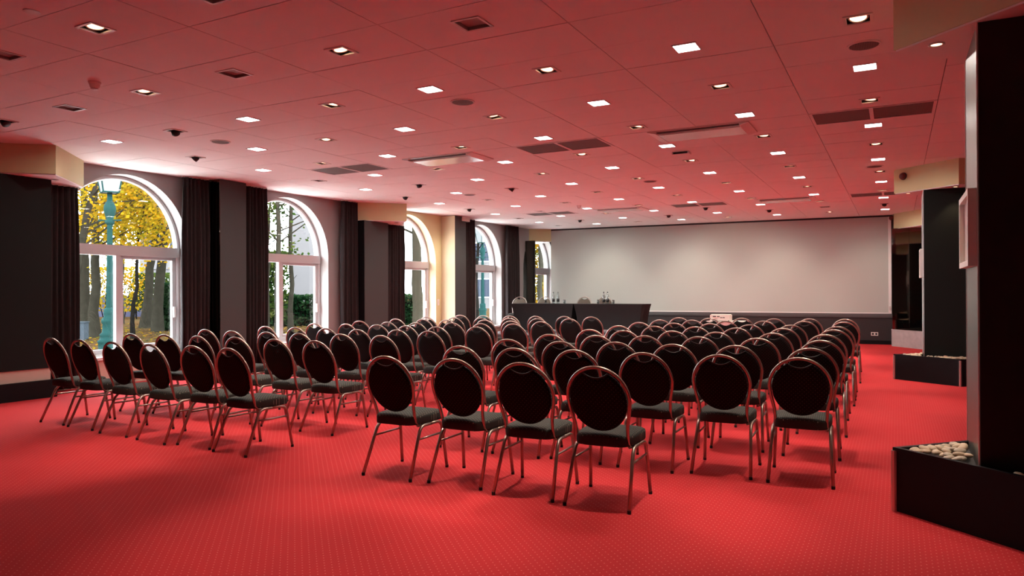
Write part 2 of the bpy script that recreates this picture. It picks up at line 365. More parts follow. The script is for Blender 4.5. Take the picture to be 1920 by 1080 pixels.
planter('near black planter box holding many beige pebbles, at the right edge', R1, .41, 'blackgloss', [0, 1])
planter('far black planter box with metal corners at middle right column', R2, .40, 'blackgloss', [0, 1])
planter('grey marble plinth below the mirrored column by the screen', R3, .43, 'marble', [], 'column plinths')
bulkhead('trim_10', 'ochre bulkhead above the nearest right column', [(-.01,5.33),(.85,4.52),(1.72,5.32),(.85,6.22)], 'yellow', [(.23,5.28)])
bulkhead('trim_11', 'yellow bulkhead above the middle right column', [(-.03,13.28),(.82,12.52),(1.0,12.62),(1.68,13.3),(.82,14.0)], 'yellow', [(.17,13.2),(.79,12.72)])
bulkhead('trim_12', 'yellow bulkhead above the mirrored column by the screen', [(-.06,20.92),(.72,19.75),(1.6,20.6),(1.0,21.2),(-.05,21.1)], 'yellow', [(.07,20.6),(.36,20.3)])
def column(name, label, x0, x1, y0, y1, z0, frontmat, sidemat):
    t = struct(link(name, None, None, (x0, y0, 0)), label)
    X = x1-x0; Y = y1-y0
    MB().box(.012, X, .012, Y, z0, 2.985).build('core', 'black', t)
    MB().box(.0, X, 0, .012, z0, 2.985).build('front_panel', frontmat, t)
    MB().box(0, .012, .012, Y, z0, 2.985).build('side_panel', sidemat, t)
    MB().tube([(0, 0, z0), (0, 0, 2.985)], .006, 6).build('corner_trim', 'alu', t)
    MB().tube([(0, Y, z0), (0, Y, 2.985)], .006, 6).build('corner_trim', 'alu', t)
    return t
column('trim_13', 'black column with satin metal side, nearest on the right', .42, 1.30, 4.97, 5.76, .30, 'black', 'satin')
column('trim_14', 'dark column standing in the far black planter', .372, 1.28, 12.9, 13.55, .30, 'darkpanel', 'satin')
r3 = struct(link('trim_15', None, None, (-.10, 20.64, 0)), 'mirrored column beside the screen')
MB().box(0, 1.1, .01, .5, .3, 2.985).build('core', 'black', r3)
for x0, x1 in ((.0, .375), (.38, 1.1)): MB().box(x0, x1, 0, .01, .40, 2.985).build('mirror_panel', 'mirror', r3)
def picture(label, x, y0, y1, z0, z1):
    t = thing('picture_frame', label, 'picture frame', (x, (y0+y1)/2, (z0+z1)/2), 0, 'white frames on the columns')
    hy = (y1-y0)/2; hz = (z1-z0)/2; b = .035; d = .045
    for a in ((-hy, hy, hz-b, hz), (-hy, hy, -hz, -hz+b)): MB().box(-d, 0, a[0], a[1], a[2], a[3]).build('rail', 'white', t)
    for a in ((-hy, -hy+b), (hy-b, hy)): MB().box(-d, 0, a[0], a[1], -hz+b, hz-b).build('stile', 'white', t)
    MB().box(-.015, 0, -hy+b, hy-b, -hz+b, hz-b).build('poster', 'paper', t)
picture('white picture frame on the metal side of the nearest column', .418, 5.03, 5.70, 1.57, 2.03)
picture('thin white frame on the side of the middle right column', .370, 12.95, 13.5, 1.62, 2.07)

# pebbles
peb_meshes = []
def ico():
    import bmesh
    bm = bmesh.new(); bmesh.ops.create_icosphere(bm, subdivisions=2, radius=1)
    v = [x.co.copy() for x in bm.verts]; f = [tuple(q.index for q in x.verts) for x in bm.faces]; bm.free(); return v, f
IV, IF = ico()
for k in range(6):
    sx, sy, sz = random.uniform(.038, .052), random.uniform(.026, .034), random.uniform(.017, .024); ph = random.uniform(0, 6)
    b = MB(); b.add([(p.x*sx*(1+.10*math.sin(2*p.y+ph)), p.y*sy*(1+.10*math.cos(2*p.x+ph)), p.z*sz) for p in IV], IF)
    peb_meshes.append(b.mesh('pebble', 'pebble' if k % 3 else 'pebble2', True))
def inside(pt, poly):
    r = False; x, y = pt
    for i in range(len(poly)):
        (x1, y1), (x2, y2) = poly[i], poly[i-1]
        if (y1 > y) != (y2 > y) and x < (x2-x1)*(y-y1)/(y2-y1)+x1: r = not r
    return r
def edge_dist(x, y, poly):
    r = 9
    for i in range(len(poly)):
        a, b = Vector(poly[i-1]), Vector(poly[i]); d = b-a; n = Vector((-d.y, d.x)).normalized(); r = min(r, (Vector((x, y))-a).dot(n))
    return r
def pebbles(poly, zb, sp, keep, heap, label, group):
    P = inset(poly, .055); xs = [p[0] for p in P]; ys = [p[1] for p in P]; n = 0
    x = min(xs)
    while x < max(xs):
        y = min(ys)
        while y < max(ys):
            q = (x+random.uniform(-.4, .4)*sp, y+random.uniform(-.4, .4)*sp)
            if inside(q, P) and keep(*q):
                o = link('pebble', random.choice(peb_meshes), None, (q[0], q[1], zb+heap(*q)+random.uniform(-.004, .008)))
                o.rotation_euler = (random.uniform(-.35, .35), random.uniform(-.35, .35), random.uniform(0, PI))
                k = random.uniform(.75, 1.0); o.scale = (k, k, k); tag(o, label, 'pebble', group); n += 1
            y += sp
        x += sp
pebbles(R1, .394, .045, lambda x, y: x < .375 or (y < 4.90 and x < 1.05), lambda x, y: .05*max(0, min(1, (edge_dist(x, y, R1)-.06)/.2)) if x < .4 else 0.0, 'smooth beige pebble lying in the near black planter', 'pebbles in the near planter')
pebbles(R2, .380, .054, lambda x, y: x < .335 or (y < 12.84 and x < 1.2), lambda x, y: .045*max(0, min(1, (edge_dist(x, y, R2)-.05)/.2)) if x < .36 else .012, 'smooth pale pebble lying in the far black planter', 'pebbles in the far planter')

# ------------------------------------------------------------------ ceiling: void slab, tiles, fixtures
TX, TY = 1.2412, 1.25872/2
XB0, YB0 = .385, 6.685
ceil = struct(MB().box(-11.4, 4.6, -3.0, 22.8, 3.52, 3.6).build('ceiling', 'void'), 'suspended ceiling of large white tiles')
def tile_mesh(hole):
    g = .0035; a = TX/2-g; b = TY/2-g; z0, z1 = 0, .016; m_ = MB()
    if not hole: m_.box(-a, a, -b, b, z0, z1)
    else:
        h = hole
        m_.box(-a, -h, -b, b, z0, z1); m_.box(h, a, -b, b, z0, z1); m_.box(-h, h, -b, -h, z0, z1); m_.box(-h, h, h, b, z0, z1)
    return m_.mesh('tile', 'tile')
T_plain, T_spot, T_unlit = tile_mesh(0), tile_mesh(.078), tile_mesh(.098)
rowx = lambda j: -.2355-TX*j
coly = lambda i: 4.4843+2.51744*i
fix = {}
for j in range(-2, 9):
    for k in range(-4, 14):
        i = k/2.0
        par = (k+j) % 2
        # even rows: LEDs at whole i, odd rows: LEDs at half i
        is_led = (j % 2 == 0 and k % 2 == 0) or (j % 2 != 0 and k % 2 != 0)
        y = coly(i)
        if y < 1 or y > 20.3: continue
        t = round((y-YB0)/TY-.5)
        fix[(j, t)] = ('led' if is_led else 'spot', i)
SKIP = set()
for (j, t), (kind, i) in list(fix.items()):
    if kind == 'led' and (i <= .1 or (j == 1 and i > 5)): fix[(j, t)] = ('unlit', i)
    if j == 8 or j < 0: del fix[(j, t)]
    elif i < -.9 or not in_view([(rowx(j), coly(i), CEIL)], 130): del fix[(j, t)]
GRT = [3, 15]           # tile rows that carry the air grilles and air conditioners
joined = MB(); ntile = 0
grille_cells = set()
for t in GRT:
    for j in (0, 3, 6): grille_cells.add((j, t))
for j in range(-4, 9):
    for t in range(-16, 26):
        x = rowx(j); y = YB0+TY*(t+.5)
        if y+TY/2 > 22.8 or y-TY/2 < -3 or x+TX/2 > 4.6: continue
        if (j, t) in grille_cells: continue
        kind = fix.get((j, t), (None,))[0]
        me = T_spot if kind == 'spot' else T_unlit if kind == 'unlit' else T_plain
        cs = [(x+sx*TX/2, y+sy*TY/2, CEIL) for sx in (-1, 0, 1) for sy in (-1, 1)]
        if y < 20.9 and j >= -1 and in_view(cs, 0) and ntile < 300:
            o = link('tile', me, ceil, (x, y, CEIL+random.uniform(0, .0025))); o.rotation_euler = (random.uniform(-.002, .002), random.uniform(-.001, .001), 0); ntile += 1
        else: joined.box(x-TX/2+.003, x+TX/2-.003, y-TY/2+.003, y+TY/2-.003, CEIL, CEIL+.016)
xe = rowx(8)-TX/2
joined.box(-11.4, xe-.003, -3, 22.8, CEIL, CEIL+.016)
jo = joined.build('tile_margin', 'tile', ceil); jo['kind'] = 'stuff'

rowname = lambda j: 'row nearest the right columns' if j == 0 else 'row nearest the windows' if j == 7 else '%s lamp row from the right columns' % ORD[j]
def pick(i, odd): return ORD[max(0, int(math.floor(i+.51)))]
led_frame = MB()
for a in ((-.1,.1,-.1,-.088),(-.1,.1,.088,.1),(-.1,-.088,-.088,.088),(.088,.1,-.088,.088)): led_frame.box(a[0],a[1],a[2],a[3],-.006,.002)
led_frame = led_frame.mesh('frame', 'white'); led_diff = MB().box(-.088,.088,-.088,.088,-.004,.001).mesh('diffuser', 'led')
sp_frame = MB()
for a in ((-.098,.098,-.098,-.076),(-.098,.098,.076,.098),(-.098,-.076,-.076,.076),(.076,.098,-.076,.076)): sp_frame.box(a[0],a[1],a[2],a[3],-.007,.002)
sp_frame_me = sp_frame.mesh('frame', 'white')
def openbox(h, d, mat_):
    b = MB(); b.add([(-h,-h,0),(h,-h,0),(h,h,0),(-h,h,0),(-h,-h,d),(h,-h,d),(h,h,d),(-h,h,d)], [(4,5,6,7),(0,4,5,1),(1,5,6,2),(2,6,7,3),(3,7,4,0)]); return b.mesh('housing', mat_)
sp_house = openbox(.0765, .10, 'black'); un_house = openbox(.096, .035, 'unlit')
ring = MB(); ring.lathe([(.066,.03),(.070,.012),(.062,.004),(.056,.010),(.054,.03)], 22); ring_me = ring.mesh('gimbal_ring', 'frame_alu', True)
refl_on = MB().lathe([(.053,.010),(.050,.022),(.03,.026)], 20).mesh('reflector', 'bulb', True)
refl_off = MB().lathe([(.053,.010),(.050,.022),(.03,.026)], 20).mesh('reflector', 'bulb_off', True)
head_me = MB().lathe([(.030,.04),(.046,.02),(.048,-.030),(.042,-.036)], 18).mesh('lamp_head', 'black', True)
un_frame = MB()
for a in ((-.115,.115,-.115,-.096),(-.115,.115,.096,.115),(-.115,-.096,-.096,.096),(.096,.115,-.096,.096)): un_frame.box(a[0],a[1],a[2],a[3],-.006,.002)
un_frame_me = un_frame.mesh('frame', 'frame_alu')
AIM = {(4,-.5): (-1.25, .3, -3.2), (2,5.5): (0, 2.6, -2.2), (4,5.5): (0, 2.6, -2.2), (6,5.5): (0, 2.5, -2.2), (3,5.0): (-.1, 4.6, -2.0), (7,4.0): (-1.30, 1.02, -1.5), (0,5.5): (-.3, 2.8, -2.3)}
HEAD = {(7, 4.0), (0, 5.5), (6, .5), (7, 1.0), (7, 0.0), (6, 2.5), (7, 3.0), (5, 3.0), (6, 5.5), (3, 5.0), (4, 5.5), (2, 5.5)}
OFF = {(7, 2.0), (6, 1.5), (4, -.5 + 9), (5, 1.0)}
spot_data = {}
for (j, t), (kind, i) in sorted(fix.items()):
    x = rowx(j); y = YB0+TY*(t+.5); cnt = 'number %d counted from the near end' % (int(math.floor(i+.51)) if kind == 'led' else int(math.floor(i+1.01)))
    n = int(math.floor(i+.51)) if kind == 'led' else int(math.floor(i+1.01)) if j % 2 else int(math.floor(i+1.51))
    on_ = ORD[max(0, n-1)]
    if kind == 'led':
        r = thing('panel_light', 'glowing square panel light, %s nearest, in the %s' % (on_, rowname(j)), 'ceiling light', (x, y, CEIL), 0, 'lit square ceiling panels')
        link('frame', led_frame, r); link('diffuser', led_diff, r)
        if 'led' not in spot_data:
            l = bpy.data.lights.new('panel_beam', 'AREA'); l.shape = 'SQUARE'; l.size = .17; l.energy = LED_POWER; l.color = (1, .91, .82); l.spread = math.radians(170); spot_data['led'] = l
        link('panel_beam', spot_data['led'], r, (0, 0, -.012))
    elif kind == 'unlit':
        if i > 5: lab = 'unlit square recess at the far end of the second lamp row from right'
        else: lab = 'unlit grey square ceiling recess in the %s' % rowname(j)
        r = thing('unlit_recessed_light', lab, 'ceiling light', (x, y, CEIL), 0, 'unlit square ceiling recesses')
        link('frame', un_frame_me, r); link('housing', un_house, r)
        b = MB().box(-.09,.09,-.09,.09,.018,.03).build('lamp_plate', 'unlit', r)
    else:
        head = (j, i) in HEAD
        lab = ('black swivelled spotlight head, %s nearest, in the %s' if head else 'recessed square spotlight, %s nearest, in the %s') % (on_, rowname(j))
        r = thing('recessed_spotlight', lab, 'ceiling light', (x, y, CEIL), 0, 'recessed ceiling spotlights')
        link('frame', sp_frame_me, r); link('housing', sp_house, r)
        on = not head and j < 7 and not (j == 6 and i > 4)
        if head:
            hd = link('lamp_head', head_me, r, (0, 0, -.012)); hd.rotation_euler = (random.uniform(.5, .9), random.uniform(-.5, .5), random.uniform(0, 6)); tilt = (0, 0, 0)
        else:
            tilt = (random.uniform(-.28, .22), random.uniform(-.22, .22), 0)
            g = link('gimbal_ring', ring_me, r, (0, 0, .004)); g.rotation_euler = tilt
            e = link('reflector', refl_on if on else refl_off, r, (0, 0, .004)); e.rotation_euler = tilt
        if on or head:
            l = spot_data.get('a')
            if not l:
                l = bpy.data.lights.new('spot_beam', 'SPOT'); l.energy = SPOT_POWER; l.color = (1, .84, .68); l.spot_size = math.radians(50); l.spot_blend = .8; l.shadow_soft_size = .035; spot_data['a'] = l
            if (j, i) in AIM and i > 3:
                if 'wash' not in spot_data: spot_data['wash'] = l.copy(); spot_data['wash'].energy = SPOT_POWER*.45; spot_data['wash'].spot_size = math.radians(62)
                l = spot_data['wash']
            so_ = link('spot_beam', l, r, (0, 0, -.075 if head else -.012))
            if head:
                d_ = Vector(AIM.get((j, i), (0, 0, -1))); so_.rotation_euler = d_.to_track_quat('-Z', 'Y').to_euler(); hd.rotation_euler = so_.rotation_euler if (j, i) in AIM else hd.rotation_euler
                so_.location = Vector((0, 0, -.03))+d_.normalized()*.06
            elif (j, i) in AIM: so_.rotation_euler = Vector(AIM[(j, i)]).to_track_quat('-Z', 'Y').to_euler()
            else: so_.rotation_euler = (tilt[0]*.8, tilt[1]*.8, 0)

# air grilles and air conditioners set in the ceiling
for t in GRT:
    y = YB0+TY*(t+.5); far = t > 9
    for j, nm in ((0, 'by the right columns'), (3, 'in the middle of the ceiling'), (6, 'towards the windows')):
        r = thing('air_grille', '%s perforated double ceiling grille %s' % ('far' if far else 'near', nm), 'air grille', (rowx(j), y, CEIL), 0, 'perforated ceiling grilles')
        f = MB(); a = TX/2-.005; b = TY/2-.005
        f.box(-a, a, -b, -b+.03, -.004, .014); f.box(-a, a, b-.03, b, -.004, .014); f.box(-a, -a+.03, -b+.03, b-.03, -.004, .014); f.box(a-.03, a, -b+.03, b-.03, -.004, .014); f.box(-.02, .02, -b+.03, b-.03, -.004, .014)
        f.build('frame', 'tile', r)
        for x0, x1 in ((-a+.03, -.02), (.02, a-.03)): MB().box(x0, x1, -b+.03, b-.03, .002, .010).build('perforated_plate', 'grille', r)
    for j, nm in ((1.5, 'nearer the right columns'), (4.5, 'nearer the windows')):
        r = thing('air_conditioner', '%s white ceiling cassette air conditioner %s' % ('far' if far else 'near', nm), 'air conditioner', (rowx(j), y, CEIL), 0, 'ceiling cassette units')
        a = .62; b = .33
        MB().prism([(-a+.02, -b+.02), (a-.02, -b+.02), (a-.02, b-.02), (-a+.02, b-.02)], -.012, .004).build('surround', 'acwhite', r)
        MB().box(-a+.13, a-.13, -b+.14, b-.09, -.034, -.012).build('intake_panel', 'acwhite', r)
        MB().box(-a+.12, a-.12, -b+.05, -b+.105, -.016, -.011).build('outlet_slot', 'black', r)
        MB().box(-a+.12, a-.12, b-.075, b-.045, -.016, -.011).build('outlet_slot', 'black', r)
        MB().box(-a+.12, a-.12, -b+.105, -b+.125, -.030, -.012).build('louver', 'white', r)
        for sx in (-1, 1):
            m_ = MB(); x0 = sx*(a-.02); x1 = sx*(a-.125)
            m_.add([(x0,-b+.02,-.012),(x0,b-.02,-.012),(x1,b-.03,-.036),(x1,-b+.03,-.036),(x1,b-.03,-.012),(x1,-b+.03,-.012)], [(0,1,2,3),(2,4,5,3),(0,3,5),(1,4,2)]); m_.build('end_cap', 'white', r)
def disc(name, label, cat, x, y, prof, m_, group=None, extra=None):
    t = thing(name, label, cat, (x, y, CEIL), 0, group)
    MB().lathe(prof, 24).build('body', m_, t, smooth=False)
    if extra: MB().lathe(extra[0], 20).build(extra[1], extra[2], t)
    return t
spk = [(.125, .002), (.125, -.008), (.112, -.009), (.110, -.004)]; spg = [(.109, -.004), (.105, -.007), (.02, -.008)]
for x, y, lab in [(-3.93,6.28,'near round ceiling speaker between the middle panel lights'),(-.22,6.37,'near round ceiling speaker beside the right bulkhead'),(-7.72,6.43,'near round ceiling speaker towards the lamp post window'),
                  (-.3,12.7,'far round ceiling speaker near the right columns'),(-3.87,12.47,'far round ceiling speaker in the middle'),(-7.6,12.4,'far round ceiling speaker towards the windows')]:
    disc('ceiling_speaker', lab, 'speaker', x, y, spk, 'tile', 'round ceiling speakers', (spg, 'grille', 'grille'))
det = [(.055, .001), (.055, -.012), (.046, -.022), (.040, -.05), (.026, -.062), (.01, -.064)]
for x, y, lab in [(-6.55,4.05,'smoke detector hanging from the near left ceiling'),(-6.39,15.2,'small smoke detector on the far ceiling beside an air conditioner')]:
    disc('smoke_detector', lab, 'smoke detector', x, y, det, 'white', 'ceiling smoke detectors', ([(.03, -.055), (.03, -.066), (.012, -.072)], 'sensor', 'frame_alu'))
disc('ceiling_opening', 'round dark hole in the near left ceiling tile', 'hole', -5.28, 2.82, [(.052, .0), (.052, -.004), (.044, -.005)], 'white', None, ([(.043, -.002), (.043, -.0045)], 'opening', 'black'))
t = thing('ceiling_box', 'flat rectangular box on the ceiling beside an air conditioner', 'ceiling box', (-2.67, 10.08, CEIL))
MB().box(-.12, .12, -.07, .07, -.035, 0).build('body', 'tile', t); MB().box(-.1, .1, -.075, -.07, -.03, -.005).build('slot', 'black', t)
t = thing('emergency_light', 'small oblong emergency light below the ceiling beside a pillar', 'emergency light', (-10.0, 16.05, CEIL-.03))
MB().box(-.03, .06, -.18, .18, -.09, -.005).build('body', 'projector', t); MB().box(-.02, .05, -.17, .17, -.005, .03).build('mount', 'white', t)
for x, y, z, nx, lab in [(.105, 13.13, 3.25, 0, 'dark red round alarm sounder on the middle right bulkhead'), (-.11, 20.95, 3.28, 1, 'small dark red alarm sounder at the corner of the screen')]:
    t = thing('alarm_sounder', lab, 'alarm', (x, y, z), 0, 'alarm sounders')
    mt = Matrix.Rotation(math.radians(90), 4, 'X') if nx else Matrix.Rotation(math.radians(-41.8), 4, 'Z') @ Matrix.Rotation(math.radians(90), 4, 'X')
    MB().lathe([(.055, 0), (.055, .02), (.048, .045), (.025, .06), (.005, .062)], 18).build('dome', 'red', t, smooth=True).matrix_local = mt
    MB().lathe([(.06, -.002), (.06, .012)], 18).build('base', 'rubber', t).matrix_local = mt

# ------------------------------------------------------------------ curtains
def curtain(label, y0, y1, ztop=3.36, off=.16):
    yc = (y0+y1)/2; t = thing('curtain', label, 'curtain', tuple(wl_loc(yc, off)), WANG, 'dark window curtains')
    n = max(24, int((y1-y0)*70)); L = y1-y0; nf = L/.085; b = MB(); rows = [.03, .8, 1.6, 2.4, ztop-.06, ztop]
    ph = random.uniform(0, 6); vs_ = []
    for ri, z in enumerate(rows):
        pin = 1.0 if ri < 4 else .93
        for k in range(n+1):
            u = k/n; a = .045*math.sin(2*PI*nf*u+ph)+.018*math.sin(2*PI*nf*.37*u+ph*2+z*.3)
            vs_.append((a*(.8 if ri > 3 else 1), (u-.5)*L*pin+.008*math.sin(z*2+k), z))
    fs_ = [(r*(n+1)+k, r*(n+1)+k+1, (r+1)*(n+1)+k+1, (r+1)*(n+1)+k) for r in range(len(rows)-1) for k in range(n)]
    b.add(vs_, fs_); o = b.build('drape', 'curtain', t, smooth=True)
    md = o.modifiers.new('thick', 'SOLIDIFY'); md.thickness = .006
    MB().box(-.012, .012, -L/2, L/2, ztop, 3.379).build('track', 'frame_alu', t)
curtain('dark curtain left of the lamp post window', 5.80, 6.34, 2.97, .17)
curtain('dark curtain right of the lamp post window', 7.99, 8.50, 3.36, .20)
curtain('dark curtain left of the second window', 9.14, 9.74, 3.36, .22)
curtain('dark curtain right of the second window', 11.74, 12.22, 3.36, .20)
curtain('dark curtain left of the third window below a bulkhead', 13.10, 13.76, 2.97, .22)
curtain('dark curtain right of the grey pillar before the fourth window', 16.12, 16.80, 3.36, .20)
curtain('dark curtain right of the fourth window beside the mirror', 18.50, 19.25, 3.36, .18)
t = thing('light_switch', 'white switch plate on the ochre wall beside the third window', 'switch', (wl(15.42)+.0, 15.40, 1.15))
MB().box(0, .012, -.04, .04, -.08, .08).build('plate', 'white', t); MB().box(.012, .018, -.02, .02, -.03, .03).build('rocker', 'projector', t)

# ------------------------------------------------------------------ banquet chair
def arcpts(c, r, a0, a1, n, f): return [f(c[0]+r*math.cos(a0+(a1-a0)*k/n), c[1]+r*math.sin(a0+(a1-a0)*k/n)) for k in range(n+1)]
def ly(z): return .115-.145*max(0, (z-.44))/.49        # lean of the back
def make_chair(fb, fs):
    root = thing('banquet_chair', 'chair', 'chair')
    # back frame: one bent tube
    right = [(.178, .34, .388), (.178, .22, .384), (.177, .15, .392), (.176, .120, .42), (.177, .108, .47), (.183, ly(.54), .54), (.196, ly(.60), .60), (.208, ly(.66), .66)]
    a, bz, zc = .214, .218, .712
    arch = [(a*math.cos(PI*k/22), ly(zc+bz*math.sin(PI*k/22)), zc+bz*math.sin(PI*k/22)) for k in range(0, 23)]
    pts = right+arch+[(-x, y, z) for x, y, z in reversed(right)]
    MB().tube(pts, .0125, 8).build('back_frame', 'bronze', root, smooth=True)
    # padded oval back with grip opening
    N = 40; A, B, ZC = .196, .207, .702; th = .019
    bd = []
    for k in range(N):
        x = A*math.cos(2*PI*k/N+PI/2); z = B*math.sin(2*PI*k/N+PI/2)
        if z > 0 and abs(x) < .085: z = min(z, .152+.033*(x/.085)**2)
        bd.append((x, z))
    b = MB(); vs_ = []
    for sgn in (-1, 1):
        for f_, bul in ((1.0, .35), (.97, .8), (.85, 1.0), (.5, 1.12)):
            for x, z in bd: zz = ZC+z*f_; vs_.append((x*f_, ly(zz)+sgn*th*bul, zz))
        vs_.append((0, ly(ZC)+sgn*th*1.15, ZC))
    S_ = 4*N+1; fs_ = []
    for sd in (0, 1):
        o = sd*S_
        for r in range(3):
            for k in range(N):
                q = (o+r*N+k, o+r*N+(k+1) % N, o+(r+1)*N+(k+1) % N, o+(r+1)*N+k); fs_.append(q if sd == 0 else q[::-1])
        for k in range(N):
            q = (o+3*N+k, o+3*N+(k+1) % N, o+4*N); fs_.append(q if sd == 0 else q[::-1])
    for k in range(N): fs_.append((k, S_+k, S_+(k+1) % N, (k+1) % N))
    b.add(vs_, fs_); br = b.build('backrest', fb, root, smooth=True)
    MB().tube([(x, ly(ZC+.152+.033*(x/.085)**2)-.012, ZC+.155+.033*(x/.085)**2) for x in [-.085+.017*k for k in range(11)]], .006, 6).build('grip_trim', 'rubber', br, smooth=True)
    # seat cushion
    n = 32; out = []
    for k in range(n):
        an = 2*PI*k/n; ca, sa = math.cos(an), math.sin(an); e = .42
        x = .205*math.copysign(abs(ca)**e, ca); y = .225*math.copysign(abs(sa)**e, sa)
        out.append((x*(1+.08*y/.225), y+.275))
    b = MB(); rings = [(.90, .398), (.99, .402), (1.0, .415), (1.0, .45), (.985, .464), (.92, .474), (.6, .482)]
    vs_ = [(x*s, (y-.275)*s+.275, z) for s, z in rings for x, y in out]+[(0, .275, .484)]
    fs_ = [(r*n+k, r*n+(k+1) % n, (r+1)*n+(k+1) % n, (r+1)*n+k) for r in range(len(rings)-1) for k in range(n)]
    fs_ += [((len(rings)-1)*n+k, (len(rings)-1)*n+(k+1) % n, len(rings)*n) for k in range(n)]+[tuple(range(n-1,-1,-1))]
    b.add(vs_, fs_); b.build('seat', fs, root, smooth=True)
    for s in (-1, 1):
        rear = [(s*.222, -.015, .012), (s*.206, .112, .30), (s*.204, .134, .350), (s*.202, .160, .378), (s*.202, .195, .388), (s*.202, .28, .388)]
        front = [(s*.202, .28, .388), (s*.203, .375, .388), (s*.204, .415, .379), (s*.205, .440, .352), (s*.207, .452, .30), (s*.222, .495, .012)]
        for p, foot in ((rear, rear[0]), (front, front[-1])):
            l = MB().tube(p, .0128, 8).build('leg', 'bronze', root, smooth=True)
            MB().lathe([(.0135, 0), (.0135, .022)], 8, (foot[0], foot[1], 0)).build('foot_cap', 'rubber', l)
        MB().tube([(s*.206, .108, .292), (s*.208, .453, .292)], .0085, 6).build('stretcher', 'bronze', root, smooth=True)
    return root
PTS = [(4.41,-3.5),(4.42,-5.29),(4.42,-2.3),(4.42,-1.74),(4.43,-6.4),(4.47,-7.04),(4.47,-5.84),(4.46,-2.90),(4.53,-7.69),(4.56,-8.25),(5.42,-8.15),(5.47,-5.27),(5.48,-5.86),(5.49,-7.64),(5.49,-7.07),(5.52,-3.53),(5.52,-2.96),(5.53,-6.51),(5.56,-1.78),(5.57,-2.40),(5.64,-1.2),(5.64,-.63),(6.37,-6.4),(6.4,-7.58),(6.4,-6.97),(6.44,-2.94),(6.45,-5.21),(6.46,-5.82),(6.5,-3.57),(6.55,-1.82),(6.5,-8.2),(6.58,-2.4),(6.6,-.65),(6.63,-1.27),(7.36,-6.35),(7.39,-6.92),(7.4,-7.49),(7.4,-5.23),(7.44,-3.54),(7.47,-8.14),(7.48,-2.97),(7.49,-5.8),(7.66,-2.46),(7.67,-.66),(7.73,-1.87),(7.75,-1.27),(8.36,-5.78),(8.4,-6.34),(8.46,-8.15),(8.52,-6.96),(8.55,-7.58),(8.55,-3.03),(8.57,-5.24),(8.61,-3.52),(8.67,-1.89),(8.67,-.7),(8.7,-2.44),(8.74,-1.26),(9.35,-6.85),(9.36,-7.42),(9.48,-5.72),(9.51,-8.13),(9.55,-6.3),(9.6,-5.21),(9.69,-3.52),(9.75,-1.87),(9.77,-3.01),(9.78,-.69),(9.83,-2.44),(9.88,-1.3),(10.46,-7.0),(10.5,-8.12),(10.5,-5.18),(10.52,-5.76),(10.57,-7.58),(10.64,-.71),(10.7,-6.38),(10.73,-1.87),(10.83,-3.03),(10.83,-1.32),(10.85,-3.6),(10.88,-2.48),(11.44,-7.48),(11.46,-8.12),(11.55,-6.95),(11.58,-6.37),(11.6,-5.8),(11.83,-2.45),(11.78,-5.24),(11.93,-3.59),(12.09,-1.89),(12.05,-3.06),(12.21,-.72),(12.30,-1.3),(12.59,-7.52),(12.68,-6.96),(12.69,-6.38),(12.72,-8.15),(12.79,-5.23),(12.82,-5.82),(12.96,-2.98),(13.02,-3.56),(13.14,-1.88),(13.2,-2.45),(13.34,-1.33),(13.39,-.77)]
left = sorted(p for p in PTS if p[1] < -4.5); right = sorted(p for p in PTS if p[1] > -4.5)
rows = [('left', left[6*k:6*k+6]) for k in range(9)]+[('right', right[:4])]+[('right', right[4+6*k:10+6*k]) for k in range(8)]
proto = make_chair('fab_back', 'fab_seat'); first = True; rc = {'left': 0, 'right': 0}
rname = ['nearest row', 'second row', 'third row', 'fourth row', 'fifth row', 'sixth row', 'seventh row', 'eighth row', 'farthest row']
for side, row in rows:
    k = rc[side]; rc[side] += 1
    row = sorted(row, key=lambda p: -p[1] if side == 'left' else p[1])
    for q, (y, x) in enumerate(row):
        o = proto if first else copy_tree(proto); first = False
        x2 = x+min(.13, .03*max(0, -x-1.7))
        o.location = (x2, y, 0)
        o.rotation_euler = (0, 0, math.radians((-2.0 if side == 'left' else 2.0)+random.uniform(-2, 2)))
        o['label'] = 'black dotted oval-back chair, %s of the %s block, %s from the central aisle' % (rname[k], 'window-side' if side == 'left' else 'right-hand', ORD[q])
        o['group'] = 'audience chairs in the %s block' % ('window-side' if side == 'left' else 'right-hand')

